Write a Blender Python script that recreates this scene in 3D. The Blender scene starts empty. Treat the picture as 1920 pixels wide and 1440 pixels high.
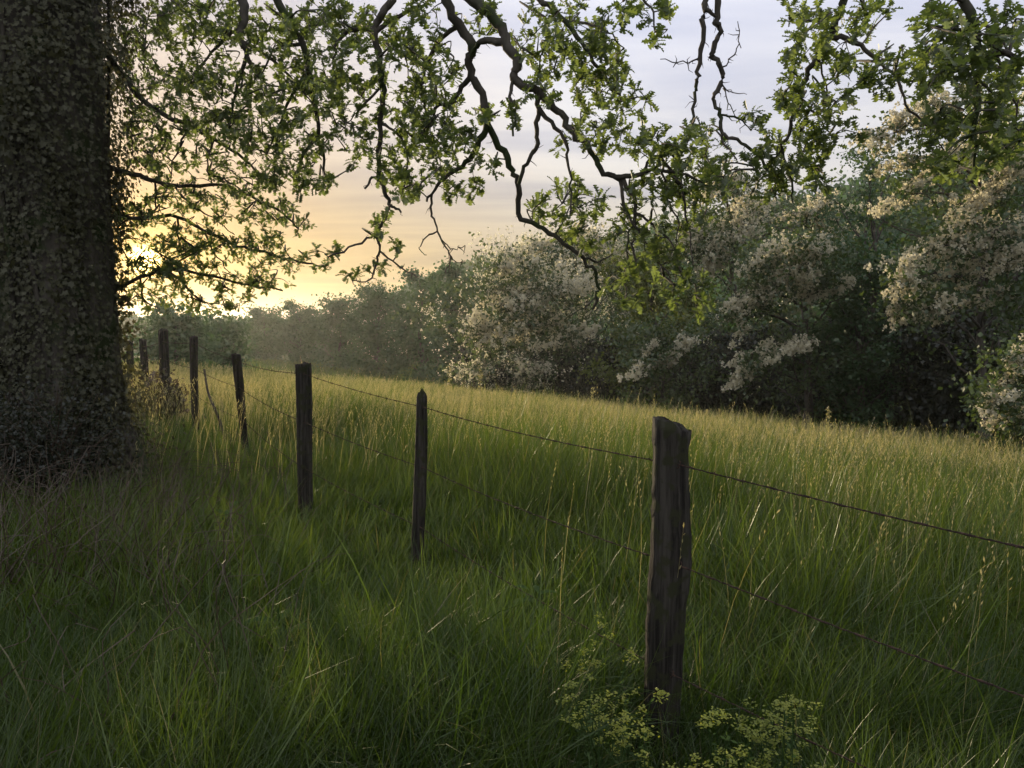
import bpy, math, random
import numpy as np

# ------------------------------------------------------------------ camera, sky, sun, exposure
SC = bpy.context.scene
COL = SC.collection
rng = np.random.default_rng(7)
random.seed(7)
R = math.radians
CAM_Z = 1.5
FPX = 1442.0                      # focal length in photo pixels (1920 wide)
PITCH = math.atan(100 / FPX)      # looking a little downwards
cam = bpy.data.cameras.new("camera")
cam.sensor_width = 36.0
cam.lens = FPX / 1920 * 36.0
cam.clip_start = 0.05
cam.clip_end = 6000
camo = bpy.data.objects.new("camera", cam)
camo.location = (0, 0, CAM_Z)
camo.rotation_euler = (R(90) - PITCH, 0, 0)
COL.objects.link(camo)
SC.camera = camo

SUN_AZ, SUN_EL = R(-25.4), R(4.7)             # azimuth from +Y towards +X
SUN_DIR = np.array([math.sin(SUN_AZ) * math.cos(SUN_EL), math.cos(SUN_AZ) * math.cos(SUN_EL), math.sin(SUN_EL)])

W = bpy.data.worlds.new("World")
SC.world = W
W.use_nodes = True
nt = W.node_tree
nt.nodes.clear()


def nd(tree, kind, **kw):
    n = tree.nodes.new(kind)
    for k, v in kw.items():
        if k.startswith("i_"):
            n.inputs[k[2:]].default_value = v
        else:
            setattr(n, k, v)
    return n


def mth(tree, op, a, b=None, clamp=False):
    n = tree.nodes.new("ShaderNodeMath")
    n.operation = op
    n.use_clamp = clamp
    for i, v in enumerate((a, b)):
        if v is None:
            continue
        if isinstance(v, (int, float)):
            n.inputs[i].default_value = v
        else:
            tree.links.new(v, n.inputs[i])
    return n.outputs[0]


def mixc(tree, f, a, b, mode="MIX"):
    n = tree.nodes.new("ShaderNodeMix")
    n.data_type = "RGBA"
    n.blend_type = mode
    for sock, v in ((n.inputs[0], f), (n.inputs[6], a), (n.inputs[7], b)):
        if isinstance(v, (int, float)):
            sock.default_value = v
        elif isinstance(v, tuple):
            sock.default_value = (*v, 1)
        else:
            tree.links.new(v, sock)
    return n.outputs[2]


def maprange(tree, v, a, b, c=0.0, d=1.0, interp="SMOOTHSTEP"):
    n = tree.nodes.new("ShaderNodeMapRange")
    n.interpolation_type = interp
    tree.links.new(v, n.inputs[0])
    n.inputs[1].default_value, n.inputs[2].default_value = a, b
    n.inputs[3].default_value, n.inputs[4].default_value = c, d
    return n.outputs[0]


sky = nd(nt, "ShaderNodeTexSky", sky_type="NISHITA", sun_disc=False, sun_elevation=SUN_EL, sun_rotation=SUN_AZ,
         altitude=100, air_density=1.0, dust_density=2.0, ozone_density=1.5)
tc = nd(nt, "ShaderNodeTexCoord")
sep = nd(nt, "ShaderNodeSeparateXYZ")
nt.links.new(tc.outputs["Generated"], sep.inputs[0])
dot = nd(nt, "ShaderNodeVectorMath", operation="DOT_PRODUCT")
nt.links.new(tc.outputs["Generated"], dot.inputs[0])
dot.inputs[1].default_value = tuple(SUN_DIR)
ang = mth(nt, "ARCCOSINE", mth(nt, "MINIMUM", dot.outputs["Value"], 0.999999))
el = mth(nt, "MAXIMUM", sep.outputs[2], 0.0)
# thin streaky cloud deck: project the view direction on a plane overhead
den = mth(nt, "ADD", el, 0.06)
cmb = nd(nt, "ShaderNodeCombineXYZ")
nt.links.new(mth(nt, "DIVIDE", sep.outputs[0], den), cmb.inputs[0])
nt.links.new(mth(nt, "DIVIDE", sep.outputs[1], den), cmb.inputs[1])
mp = nd(nt, "ShaderNodeMapping")
mp.inputs["Rotation"].default_value = (0, 0, R(12))
mp.inputs["Scale"].default_value = (0.32, 1.1, 1)
nt.links.new(cmb.outputs[0], mp.inputs[0])
nz = nd(nt, "ShaderNodeTexNoise", i_Scale=1.0, i_Detail=6.0, i_Roughness=0.55, i_Distortion=0.5)
nt.links.new(mp.outputs[0], nz.inputs["Vector"])
cl = maprange(nt, nz.outputs[0], 0.36, 0.66)
# cloud veil colour by height and by nearness to the sun
hi = maprange(nt, el, 0.10, 0.42)
veil = mixc(nt, hi, (0.46, 0.447, 0.44), (0.56, 0.575, 0.65))
warm = maprange(nt, ang, 0.62, 0.05)
lowf = maprange(nt, el, 0.24, 0.03)
gold = mth(nt, "MULTIPLY", maprange(nt, ang, 1.15, 0.08), lowf)
veil = mixc(nt, mth(nt, "MULTIPLY", gold, 0.95), veil, (0.22, 0.135, 0.0))
veil = mixc(nt, mth(nt, "MULTIPLY", warm, 0.5), veil, (0.24, 0.13, 0.0))
veil2 = mixc(nt, cl, mixc(nt, 1.0, veil, (0.76, 0.78, 0.86), "MULTIPLY"), mixc(nt, 1.0, veil, (1.10, 1.08, 1.03), "MULTIPLY"))
skyn = mixc(nt, 1.0, sky.outputs[0], (0.05, 0.05, 0.05), "MULTIPLY")
skyc = mixc(nt, 0.95, skyn, veil2)
# the sun seen through thin cloud: a small bright patch and its aureole
gl1 = mth(nt, "POWER", 2.718, mth(nt, "MULTIPLY", mth(nt, "POWER", mth(nt, "DIVIDE", ang, 0.011), 2.0), -1.0))
gl2 = mth(nt, "POWER", 2.718, mth(nt, "MULTIPLY", mth(nt, "DIVIDE", ang, 0.10), -1.0))
core = mixc(nt, 1.0, (14.0, 9.5, 3.0), (0, 0, 0), "ADD")
g1 = nd(nt, "ShaderNodeVectorMath", operation="SCALE")
nt.links.new(core, g1.inputs[0]); nt.links.new(gl1, g1.inputs[3])
g2 = nd(nt, "ShaderNodeVectorMath", operation="SCALE")
g2.inputs[0].default_value = (0.52, 0.25, 0.0); nt.links.new(gl2, g2.inputs[3])
ad = nd(nt, "ShaderNodeVectorMath", operation="ADD")
nt.links.new(g1.outputs[0], ad.inputs[0]); nt.links.new(g2.outputs[0], ad.inputs[1])
ad2 = nd(nt, "ShaderNodeVectorMath", operation="ADD")
nt.links.new(skyc, ad2.inputs[0]); nt.links.new(ad.outputs[0], ad2.inputs[1])
bg = nd(nt, "ShaderNodeBackground", i_Strength=1.0)
nt.links.new(ad2.outputs[0], bg.inputs[0])
out = nd(nt, "ShaderNodeOutputWorld")
nt.links.new(bg.outputs[0], out.inputs[0])

sun = bpy.data.lights.new("sun", "SUN")
sun.energy = 5.0
sun.angle = R(0.6)
sun.color = (1.0, 0.80, 0.52)
suno = bpy.data.objects.new("sun", sun)
suno.rotation_euler = (R(90) - SUN_EL, 0, math.pi - SUN_AZ)
COL.objects.link(suno)

SC.view_settings.view_transform = "Standard"
SC.view_settings.look = "None"
SC.view_settings.gamma = 1.0
SC.view_settings.exposure = 0.72
SC.cycles.use_denoising = True
SC.cycles.max_bounces = 6
SC.cycles.diffuse_bounces = 3
SC.cycles.transmission_bounces = 4
SC.cycles.volume_bounces = 1
SC.cycles.caustics_reflective = False
SC.cycles.caustics_refractive = False


# ------------------------------------------------------------------ helpers
def P(px, py, d):
    """World point on the ray of a photo pixel (1920 x 1440) at forward distance d."""
    cx, cy = (px - 960) / FPX, (720 - py) / FPX
    c, s = math.cos(PITCH), math.sin(PITCH)
    fy, uz = c + cy * s, cy * c - s
    return np.array([cx / fy * d, d, CAM_Z + uz / fy * d])


def smooth(t):
    t = np.clip(t, 0, 1)
    return t * t * (3 - 2 * t)


def gz(x, y):
    """Height of the ground."""
    x = np.asarray(x, float); y = np.asarray(y, float)
    xe = 30 * np.tanh(x / 30)
    yl = np.minimum(y, 90)
    z = -0.088 * xe - 0.030 * yl - 0.034 * 24 * smooth((yl - 5) / 24)
    z = z - 2.2 * smooth((y - 23 + 0.15 * x) / 60)
    z = z + 30 * smooth((0.45 * y + 1.2 * x - 40) / 110) * (1 - smooth((y - 360 - 0.5 * x) / 160) * smooth((60 - x) / 80))
    z = z + 7 * smooth((y - 520) / 500) * smooth((60 - x) / 220)
    z = z + (0.05 * np.sin(x * 0.9 + 1.3 * np.sin(y * 0.35)) + 0.04 * np.sin(y * 1.1 + x * 0.4)) * np.exp(-np.abs(y) / 60)
    return z


def quads_from_rings(nr, ns, off=0):
    f = []
    for i in range(nr - 1):
        a = off + i * ns
        for j in range(ns):
            k = (j + 1) % ns
            f.append((a + j, a + k, a + ns + k, a + ns + j))
    return f


class MB:
    """Collects geometry and links it as one mesh object."""
    def __init__(self):
        self.V, self.F, self.r, self.n = [], [], [], 0

    def add(self, v, f, rnd=None):
        v = np.asarray(v, np.float32).reshape(-1, 3)
        f = np.asarray(f, np.int64)
        self.V.append(v); self.F.append(f + self.n)
        self.r.append(np.zeros(len(v), np.float32) if rnd is None else np.broadcast_to(np.asarray(rnd, np.float32), (len(v),)))
        self.n += len(v)

    def tube(self, pts, rad, sides=6, wob=0.0, rnd=0.0):
        pts = np.asarray(pts, float)
        rad = np.broadcast_to(np.asarray(rad, float), (len(pts),))
        t = np.gradient(pts, axis=0)
        t /= np.linalg.norm(t, axis=1)[:, None] + 1e-9
        ref = np.array([0.31, 0.17, 0.93]) if abs(t[0, 2]) < 0.8 else np.array([0.95, 0.2, 0.1])
        u = np.cross(t, ref); u /= np.linalg.norm(u, axis=1)[:, None] + 1e-9
        w = np.cross(t, u)
        a = np.linspace(0, 2 * np.pi, sides, endpoint=False)
        rr = rad[:, None] * (1 + wob * rng.uniform(-1, 1, (len(pts), sides)))
        v = pts[:, None, :] + rr[..., None] * (np.cos(a)[None, :, None] * u[:, None, :] + np.sin(a)[None, :, None] * w[:, None, :])
        f = quads_from_rings(len(pts), sides)
        self.add(v, f, rnd)
        self.add(np.vstack([v[-1], pts[-1:]]), [(j, (j + 1) % sides, sides) for j in range(sides)], rnd)

    def cards(self, pos, d, nrm, size, tv, tf, wscale=None, rnd=None):
        """Copies of a small template (x across, y along, z normal) at many places."""
        pos = np.asarray(pos, float); n = len(pos)
        if n == 0:
            return
        d = d / (np.linalg.norm(d, axis=1)[:, None] + 1e-9)
        x = np.cross(d, nrm); x /= np.linalg.norm(x, axis=1)[:, None] + 1e-9
        z = np.cross(x, d)
        s = np.broadcast_to(np.asarray(size, float), (n,))
        ws = s if wscale is None else s * wscale
        tv = np.asarray(tv, float)
        v = (pos[:, None, :] + tv[None, :, 0, None] * ws[:, None, None] * x[:, None, :]
             + tv[None, :, 1, None] * s[:, None, None] * d[:, None, :] + tv[None, :, 2, None] * s[:, None, None] * z[:, None, :])
        k = len(tv)
        f = (np.asarray(tf)[None] + (np.arange(n) * k)[:, None, None]).reshape(-1, len(tf[0]))
        r = rng.random(n) if rnd is None else rnd
        self.add(v, f, np.repeat(r, k))

    def build(self, name, mat, parent=None, smooth_shade=False):
        me = bpy.data.meshes.new(name)
        V = np.concatenate(self.V)
        nf = sum(len(f) for f in self.F)
        me.vertices.add(len(V)); me.vertices.foreach_set("co", V.ravel())
        loops = np.concatenate([f.ravel() for f in self.F])
        tot = np.concatenate([np.full(len(f), f.shape[1], np.int64) for f in self.F])
        st = np.concatenate([[0], np.cumsum(tot)[:-1]])
        me.loops.add(len(loops)); me.loops.foreach_set("vertex_index", loops.astype(np.int32))
        me.polygons.add(nf)
        me.polygons.foreach_set("loop_start", st.astype(np.int32))
        me.polygons.foreach_set("use_smooth", np.full(nf, smooth_shade))
        a = me.attributes.new("rnd", "FLOAT", "POINT")
        a.data.foreach_set("value", np.concatenate(self.r).astype(np.float32))
        me.update(calc_edges=True)
        me.materials.append(mat)
        o = bpy.data.objects.new(name, me)
        COL.objects.link(o)
        if parent is not None:
            o.parent = parent
            o.matrix_parent_inverse = parent.matrix_basis.inverted()
        return o


def tag(o, label=None, cat=None, group=None, kind=None):
    for k, v in (("label", label), ("category", cat), ("group", group), ("kind", kind)):
        if v:
            o[k] = v
    return o


def empty(name, loc):
    o = bpy.data.objects.new(name, None)
    o.location = tuple(float(c) for c in loc)
    o.empty_display_size = 0.2
    COL.objects.link(o)
    return o


def unit(n):
    v = rng.normal(size=(n, 3))
    return v / np.linalg.norm(v, axis=1)[:, None]


def spline(pts, sub=5, jit=0.0):
    pts = np.asarray(pts, float)
    p = np.vstack([2 * pts[0] - pts[1], pts, 2 * pts[-1] - pts[-2]])
    o = []
    for i in range(1, len(p) - 2):
        a, b, c, d = p[i - 1], p[i], p[i + 1], p[i + 2]
        for t in np.linspace(0, 1, sub, endpoint=False):
            o.append(0.5 * (2 * b + (c - a) * t + (2 * a - 5 * b + 4 * c - d) * t * t + (3 * b - a - 3 * c + d) * t ** 3))
    o.append(pts[-1])
    o = np.array(o)
    if jit:
        o[1:-1] += rng.normal(0, jit, (len(o) - 2, 3))
    return o


# templates -----------------------------------------------------
DIAMOND = ([(0, 0, 0), (0.42, 0.45, 0.06), (0, 1, 0), (-0.42, 0.5, 0.06)], [(0, 1, 2, 3)])
st_y = [0.0, 0.08, 0.20, 0.29, 0.42, 0.52, 0.66, 0.76, 0.88, 0.96, 1.0]
st_w = [0.015, 0.03, 0.17, 0.06, 0.29, 0.09, 0.37, 0.12, 0.29, 0.12, 0.03]
OAKV, OAKF = [], []
for y, w in zip(st_y, st_w):
    b = -0.16 * (y - 0.3) ** 2
    OAKV += [(-w, y + 0.12 * w, b + 0.28 * w), (0, y - 0.03, b), (w, y + 0.12 * w, b + 0.28 * w)]
for i in range(len(st_y) - 1):
    OAKF += [(3 * i, 3 * i + 1, 3 * i + 4, 3 * i + 3), (3 * i + 1, 3 * i + 2, 3 * i + 5, 3 * i + 4)]
IVYV = [(0, 0, 0), (0.42, -0.08, 0.05), (0.30, 0.35, 0.02), (0.55, 0.48, 0.06), (0.2, 0.6, 0.0), (0, 1, -0.05),
        (-0.2, 0.6, 0.0), (-0.55, 0.48, 0.06), (-0.30, 0.35, 0.02), (-0.42, -0.08, 0.05)]
IVYF = [(0, 1, 2, 4), (2, 3, 4, 4), (0, 4, 5, 6), (0, 6, 8, 9), (6, 7, 8, 8)]
IVYF = [(0, 1, 2), (2, 3, 4), (0, 2, 4), (0, 4, 5), (0, 5, 6), (0, 6, 8), (6, 7, 8), (0, 8, 9)]


def blade_tmpl(nseg, bend):
    v, f = [], []
    for i in range(nseg + 1):
        t = i / nseg
        w = 0.5 * (1 - t ** 1.6) * (0.75 + 0.5 * min(1, t * 3)) if i < nseg else 0.02
        # arching: length along y, drop into z
        a = bend * t
        v += [(-w, math.sin(a) / bend if bend > 1e-3 else t, (1 - math.cos(a)) / bend if bend > 1e-3 else 0.0),
              (w, math.sin(a) / bend if bend > 1e-3 else t, (1 - math.cos(a)) / bend if bend > 1e-3 else 0.0)]
    for i in range(nseg):
        f.append((2 * i, 2 * i + 1, 2 * i + 3, 2 * i + 2))
    return v, f


# ------------------------------------------------------------------ materials
def leaf_mat(name, c1, c2, trans=0.45, tcol=None, rough=0.5, gloss=0.04, nscale=1.2, c3=None, c3at=0.9):
    m = bpy.data.materials.new(name); m.use_nodes = True
    t = m.node_tree; t.nodes.clear()
    at = nd(t, "ShaderNodeAttribute", attribute_name="rnd")
    tcn = nd(t, "ShaderNodeTexCoord")
    n = nd(t, "ShaderNodeTexNoise", i_Scale=nscale, i_Detail=3.0)
    t.links.new(tcn.outputs["Object"], n.inputs["Vector"])
    f = mth(t, "ADD", mth(t, "MULTIPLY", at.outputs["Fac"], 0.6), mth(t, "MULTIPLY", maprange(t, n.outputs[0], 0.3, 0.7), 0.4))
    c = mixc(t, f, c1, c2)
    if c3:
        c = mixc(t, mth(t, "GREATER_THAN", at.outputs["Fac"], c3at), c, c3)
    dif = nd(t, "ShaderNodeBsdfDiffuse"); t.links.new(c, dif.inputs[0])
    tr = nd(t, "ShaderNodeBsdfTranslucent")
    t.links.new(mixc(t, 1.0, c, tcol or (1.25, 1.2, 0.6), "MULTIPLY"), tr.inputs[0])
    mx = nd(t, "ShaderNodeMixShader"); mx.inputs[0].default_value = trans
    t.links.new(dif.outputs[0], mx.inputs[1]); t.links.new(tr.outputs[0], mx.inputs[2])
    gl = nd(t, "ShaderNodeBsdfGlossy", i_Roughness=rough); gl.inputs[0].default_value = (1, 1, 1, 1)
    mx2 = nd(t, "ShaderNodeMixShader"); mx2.inputs[0].default_value = gloss
    t.links.new(mx.outputs[0], mx2.inputs[1]); t.links.new(gl.outputs[0], mx2.inputs[2])
    o = nd(t, "ShaderNodeOutputMaterial"); t.links.new(mx2.outputs[0], o.inputs[0])
    return m


def bark_mat(name, c1, c2, scale=6, bump=0.6, moss=None, stretch=0.25):
    m = bpy.data.materials.new(name); m.use_nodes = True
    t = m.node_tree
    b = t.nodes["Principled BSDF"]
    b.inputs["Roughness"].default_value = 0.9
    b.inputs["Specular IOR Level"].default_value = 0.15
    tcn = nd(t, "ShaderNodeTexCoord")
    mpn = nd(t, "ShaderNodeMapping"); mpn.inputs["Scale"].default_value = (1, 1, stretch)
    t.links.new(tcn.outputs["Object"], mpn.inputs[0])
    n = nd(t, "ShaderNodeTexNoise", i_Scale=scale, i_Detail=8.0, i_Roughness=0.65)
    t.links.new(mpn.outputs[0], n.inputs["Vector"])
    c = mixc(t, maprange(t, n.outputs[0], 0.35, 0.68), c1, c2)
    if moss:
        n2 = nd(t, "ShaderNodeTexNoise", i_Scale=scale * 0.35, i_Detail=4.0)
        t.links.new(tcn.outputs["Object"], n2.inputs["Vector"])
        c = mixc(t, maprange(t, n2.outputs[0], 0.5, 0.62), c, moss)
    t.links.new(c, b.inputs["Base Color"])
    bp = nd(t, "ShaderNodeBump", i_Strength=bump, i_Distance=0.02)
    t.links.new(n.outputs[0], bp.inputs["Height"]); t.links.new(bp.outputs[0], b.inputs["Normal"])
    return m


M = {}
M["oak_leaf"] = leaf_mat("oak leaf", (0.084, 0.122, 0.042), (0.150, 0.192, 0.070), 0.64, (1.2, 1.2, 0.60), gloss=0.05)
M["ivy"] = leaf_mat("ivy leaf", (0.060, 0.062, 0.034), (0.084, 0.084, 0.046), 0.25, gloss=0.02)
M["green_leaf"] = leaf_mat("woodland leaf", (0.026, 0.070, 0.024), (0.054, 0.112, 0.034), 0.35, nscale=0.5)
M["shade_leaf"] = leaf_mat("shade-darkened thicket leaf", (0.016, 0.021, 0.012), (0.030, 0.036, 0.019), 0.25, nscale=0.5)  # undergrowth leaves darkened: the gloom among them is put into the colour
M["lime_leaf"] = leaf_mat("fresh leaf", (0.080, 0.115, 0.022), (0.130, 0.160, 0.035), 0.45, (1.3, 1.2, 0.4), nscale=0.5)
M["locust_leaf"] = leaf_mat("locust leaf", (0.040, 0.072, 0.026), (0.075, 0.110, 0.036), 0.4, nscale=0.6)
M["blossom"] = leaf_mat("cream blossom", (0.50, 0.475, 0.365), (0.80, 0.765, 0.61), 0.5, (1, 0.97, 0.86), nscale=0.6, gloss=0.0)
M["red_leaf"] = leaf_mat("reddish leaf", (0.060, 0.036, 0.028), (0.065, 0.056, 0.032), 0.25, (1.1, 0.9, 0.7))
M["weed"] = leaf_mat("yellow green herb", (0.16, 0.21, 0.02), (0.28, 0.30, 0.035), 0.4)
M["herb"] = leaf_mat("green herb", (0.040, 0.080, 0.022), (0.075, 0.120, 0.035), 0.38, gloss=0.012)
M["grass"] = leaf_mat("grass blade", (0.046, 0.088, 0.016), (0.122, 0.168, 0.034), 0.45, (1.3, 1.25, 0.45), gloss=0.028, rough=0.34, nscale=0.5,
                      c3=(0.15, 0.14, 0.06), c3at=0.975)
M["verge"] = leaf_mat("shade-darkened verge blade", (0.027, 0.058, 0.010), (0.082, 0.124, 0.024), 0.45, (1.25, 1.25, 0.45), gloss=0.025, rough=0.34, nscale=1.1,  # darker copy of the meadow grass: foreground shade and vignette in its colour
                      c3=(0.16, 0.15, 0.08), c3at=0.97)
M["dry"] = leaf_mat("seeding grass stalk", (0.20, 0.20, 0.08), (0.42, 0.37, 0.19), 0.45, (1.1, 1.05, 0.7), gloss=0.04, nscale=0.5)
M["dead"] = leaf_mat("dead stem", (0.055, 0.038, 0.026), (0.12, 0.09, 0.06), 0.2, (1.1, 1, 0.8), gloss=0.03)
M["bark"] = bark_mat("oak bark", (0.050, 0.045, 0.036), (0.110, 0.098, 0.080), 9, 0.8, moss=(0.045, 0.06, 0.025))
M["bark2"] = bark_mat("grey bark", (0.05, 0.045, 0.038), (0.12, 0.105, 0.09), 5, 0.6)
M["post"] = bark_mat("weathered post wood", (0.014, 0.012, 0.010), (0.064, 0.058, 0.047), 46, 0.9, moss=(0.034, 0.036, 0.018), stretch=0.045)
M["wire"] = bark_mat("rusty wire", (0.03, 0.022, 0.018), (0.08, 0.05, 0.035), 40, 0.3, stretch=1)


def ground_mat():
    m = bpy.data.materials.new("meadow soil"); m.use_nodes = True
    t = m.node_tree; b = t.nodes["Principled BSDF"]
    b.inputs["Roughness"].default_value = 1.0; b.inputs["Specular IOR Level"].default_value = 0.05
    tcn = nd(t, "ShaderNodeTexCoord")
    n = nd(t, "ShaderNodeTexNoise", i_Scale=0.35, i_Detail=8.0, i_Roughness=0.6); t.links.new(tcn.outputs["Object"], n.inputs["Vector"])
    n2 = nd(t, "ShaderNodeTexNoise", i_Scale=9.0, i_Detail=6.0); t.links.new(tcn.outputs["Object"], n2.inputs["Vector"])
    c = mixc(t, maprange(t, n.outputs[0], 0.35, 0.65), (0.035, 0.050, 0.016), (0.055, 0.060, 0.020))
    c = mixc(t, maprange(t, n2.outputs[0], 0.45, 0.7), c, (0.05, 0.04, 0.022))
    t.links.new(c, b.inputs["Base Color"])
    bp = nd(t, "ShaderNodeBump", i_Strength=1.0, i_Distance=0.1); t.links.new(n2.outputs[0], bp.inputs["Height"]); t.links.new(bp.outputs[0], b.inputs["Normal"])
    return m


# ------------------------------------------------------------------ ground (one sheet to the horizon)
def axis(pos):
    return np.array(sorted(set([-p for p in pos] + [0.0] + list(pos))))


pos = [0.6 * i for i in range(1, 60)] + list(np.geomspace(37, 2200, 70))
gx = axis(pos)
gy = np.concatenate([np.arange(-30, 40, 0.6), np.geomspace(40.5, 2400, 90)])
X, Y = np.meshgrid(gx, gy)
mb = MB()
Vg = np.stack([X, Y, gz(X, Y)], -1).reshape(-1, 3)
nx = len(gx)
idx = np.arange(len(gy) * nx).reshape(len(gy), nx)
Fg = np.stack([idx[:-1, :-1], idx[:-1, 1:], idx[1:, 1:], idx[1:, :-1]], -1).reshape(-1, 4)
mb.add(Vg, Fg)
g = mb.build("ground", ground_mat(), smooth_shade=True)
tag(g, kind="structure")


# ------------------------------------------------------------------ grass
def scatter(d0, d1, density, a0=-40, a1=40):
    area = 0.5 * R(a1 - a0) * (d1 ** 2 - d0 ** 2)
    n = int(area * density)
    d = np.sqrt(rng.uniform(d0 ** 2, d1 ** 2, n)); a = R(1) * rng.uniform(a0, a1, n)
    return d * np.sin(a), d * np.cos(a)


def patch_noise(x, y, s=1.0, seed=0.0):
    return (np.sin(x * 1.3 * s + seed + 1.7 * np.sin(y * 0.8 * s)) + np.sin(y * 1.7 * s + 2 * seed + 1.3 * np.sin(x * 1.1 * s + 1))
            + np.sin((x + y) * 0.7 * s + seed)) / 3


def grass_zone(mb, x, y, hmean, width, nseg, lean=0.25, variants=5, bend=(0.3, 1.5), rndoff=0.0):
    z = gz(x, y)
    n = len(x)
    h = hmean * np.clip(rng.normal(1, 0.28, n), 0.35, 1.8) * (1 + 0.32 * patch_noise(x, y, 1.0, 0.4) + 0.16 * patch_noise(x, y, 3.1, 2.0))
    side = x + 0.62 * y - 2.3          # short along the fence and on the verge, tall inside the meadow
    h = h * (0.44 + 0.56 * smooth((side - 0.1) / 2.2) + 0.40 * smooth((4.5 - np.hypot(x, y)) / 2.5) * (side < 1.8))
    pxs = 960 + x / y * FPX            # trodden low round the herbs by the nearest post
    low = smooth((pxs - 1020) / 80) * smooth((1560 - pxs) / 60) * smooth((2.95 - y) / 0.3)
    h = h * (1 - 0.55 * low) * (0.55 + 0.45 * smooth((np.hypot(x, y) - 1.3) / 1.4))
    az = rng.uniform(0, 2 * np.pi, n)
    hx, hy = np.cos(az), np.sin(az)
    # tussocks: blades fan away from jittered clump centres
    cs_ = 0.36
    ix, iy = np.floor(x / cs_), np.floor(y / cs_)
    cxx = (ix + 0.5 + 0.35 * np.sin(ix * 12.9 + iy * 78.2)) * cs_; cyy = (iy + 0.5 + 0.35 * np.sin(ix * 39.3 + iy * 11.1)) * cs_
    ox, oy = (x - cxx) / cs_, (y - cyy) / cs_
    hh = np.sin(ix * 7.13 + iy * 3.77 + np.sin(ix * 2.1 - iy * 5.3))
    h = h * (1 + 0.22 * hh) * (1.12 - 0.5 * np.clip(ox ** 2 + oy ** 2, 0, 0.6))
    d = np.stack([lean * rng.normal(0, 1, n) + 0.10 + 0.75 * ox + 0.16 * hh, lean * rng.normal(0, 1, n) + 0.75 * oy, np.ones(n)], 1)
    nrm = np.stack([hx, hy, np.zeros(n)], 1)
    v = rng.integers(0, variants, n)
    r = np.clip(rng.random(n), 0, 1)
    for k in range(variants):
        m = v == k
        tv, tf = blade_tmpl(nseg, bend[0] + (bend[1] - bend[0]) * (k / max(1, variants - 1)) ** 1.5)
        w = np.broadcast_to(width, (n,))[m] / h[m]
        mb.cards(np.stack([x, y, z - 0.02], 1)[m], d[m], nrm[m], h[m], tv, tf, w, r[m])


def keep_off(x, y):
    """no grass inside the big trunk"""
    return (x + 4.05) ** 2 + (y - 7.0) ** 2 > 0.5


mb = MB()
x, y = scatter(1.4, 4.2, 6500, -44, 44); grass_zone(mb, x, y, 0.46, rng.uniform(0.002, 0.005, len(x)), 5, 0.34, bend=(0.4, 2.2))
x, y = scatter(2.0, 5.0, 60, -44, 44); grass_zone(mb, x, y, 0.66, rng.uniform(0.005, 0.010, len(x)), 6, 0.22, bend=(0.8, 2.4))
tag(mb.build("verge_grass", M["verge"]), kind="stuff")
mb = MB()
x, y = scatter(4.2, 10, 2000, -42, 42); k = keep_off(x, y); x, y = x[k], y[k]
grass_zone(mb, x, y, 0.55, rng.uniform(0.004, 0.008, len(x)), 4, 0.25)
x, y = scatter(10, 20, 650, -40, 40); grass_zone(mb, x, y, 0.58, rng.uniform(0.006, 0.012, len(x)), 3, 0.22)
x, y = scatter(20, 44, 190, -38, 38); grass_zone(mb, x, y, 0.56, rng.uniform(0.012, 0.022, len(x)), 3, 0.2)
x, y = scatter(44, 130, 7, -34, 36); grass_zone(mb, x, y, 0.56, rng.uniform(0.04, 0.08, len(x)), 2, 0.2)
tag(mb.build("meadow_grass", M["grass"]), kind="stuff")


def seed_stalks(mb, x, y, hmean, w, head, lean=0.12):
    n = len(x)
    z = gz(x, y)
    h = hmean * np.clip(rng.normal(1, 0.16, n), 0.6, 1.5) * (1 + 0.12 * patch_noise(x, y, 1.0, 0.4))
    d = np.stack([lean * rng.normal(0, 1, n) + 0.12, lean * rng.normal(0, 1, n), np.ones(n)], 1)
    az = rng.uniform(0, 2 * np.pi, n)
    nrm = np.stack([np.cos(az), np.sin(az), np.zeros(n)], 1)
    r = rng.random(n)
    tv, tf = blade_tmpl(4, 0.45)
    base = np.stack([x, y, z], 1)
    mb.cards(base, d, nrm, h, tv, tf, w / h, r)
    dn = d / np.linalg.norm(d, axis=1)[:, None]
    xx = np.cross(dn, nrm); zz = np.cross(xx, dn)
    for t in (0.78, 0.83, 0.87, 0.91, 0.95, 0.985):
        a = 0.45 * t
        p = base + dn * (h * math.sin(a) / 0.45)[:, None] + zz * (h * (1 - math.cos(a)) / 0.45)[:, None]
        dd = dn + 0.45 * rng.normal(0, 1, (n, 3)) * 0.6
        mb.cards(p, dd, unit(n), 0.62 * head * rng.uniform(0.6, 1.3, n), DIAMOND[0], DIAMOND[1], 0.30, r)


mb = MB()
x, y = scatter(3.0, 8, 9, 2, 42); seed_stalks(mb, x, y, 0.85, 0.0025, 0.04)
x, y = scatter(7.5, 14, 26, -34, 40); seed_stalks(mb, x, y, 0.80, 0.004, 0.055)
x, y = scatter(12, 24, 42, -36, 38); seed_stalks(mb, x, y, 0.78, 0.007, 0.075)
x, y = scatter(22, 40, 28, -36, 38); seed_stalks(mb, x, y, 0.72, 0.012, 0.10)
for (cx_, cy_, n_, sp_) in ((2.45, 5.5, 46, 0.30), (2.0, 6.3, 30, 0.4), (2.9, 4.6, 24, 0.3), (0.9, 7.0, 30, 0.5)):
    seed_stalks(mb, cx_ + rng.normal(0, sp_, n_), cy_ + rng.normal(0, sp_, n_), 0.86, 0.0045, 0.045, 0.10)
x, y = scatter(16, 27, 1.6, -22, 34); seed_stalks(mb, x, y, 1.05, 0.010, 0.09, 0.2)
tag(mb.build("meadow_seed_heads", M["dry"]), kind="stuff")


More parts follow.
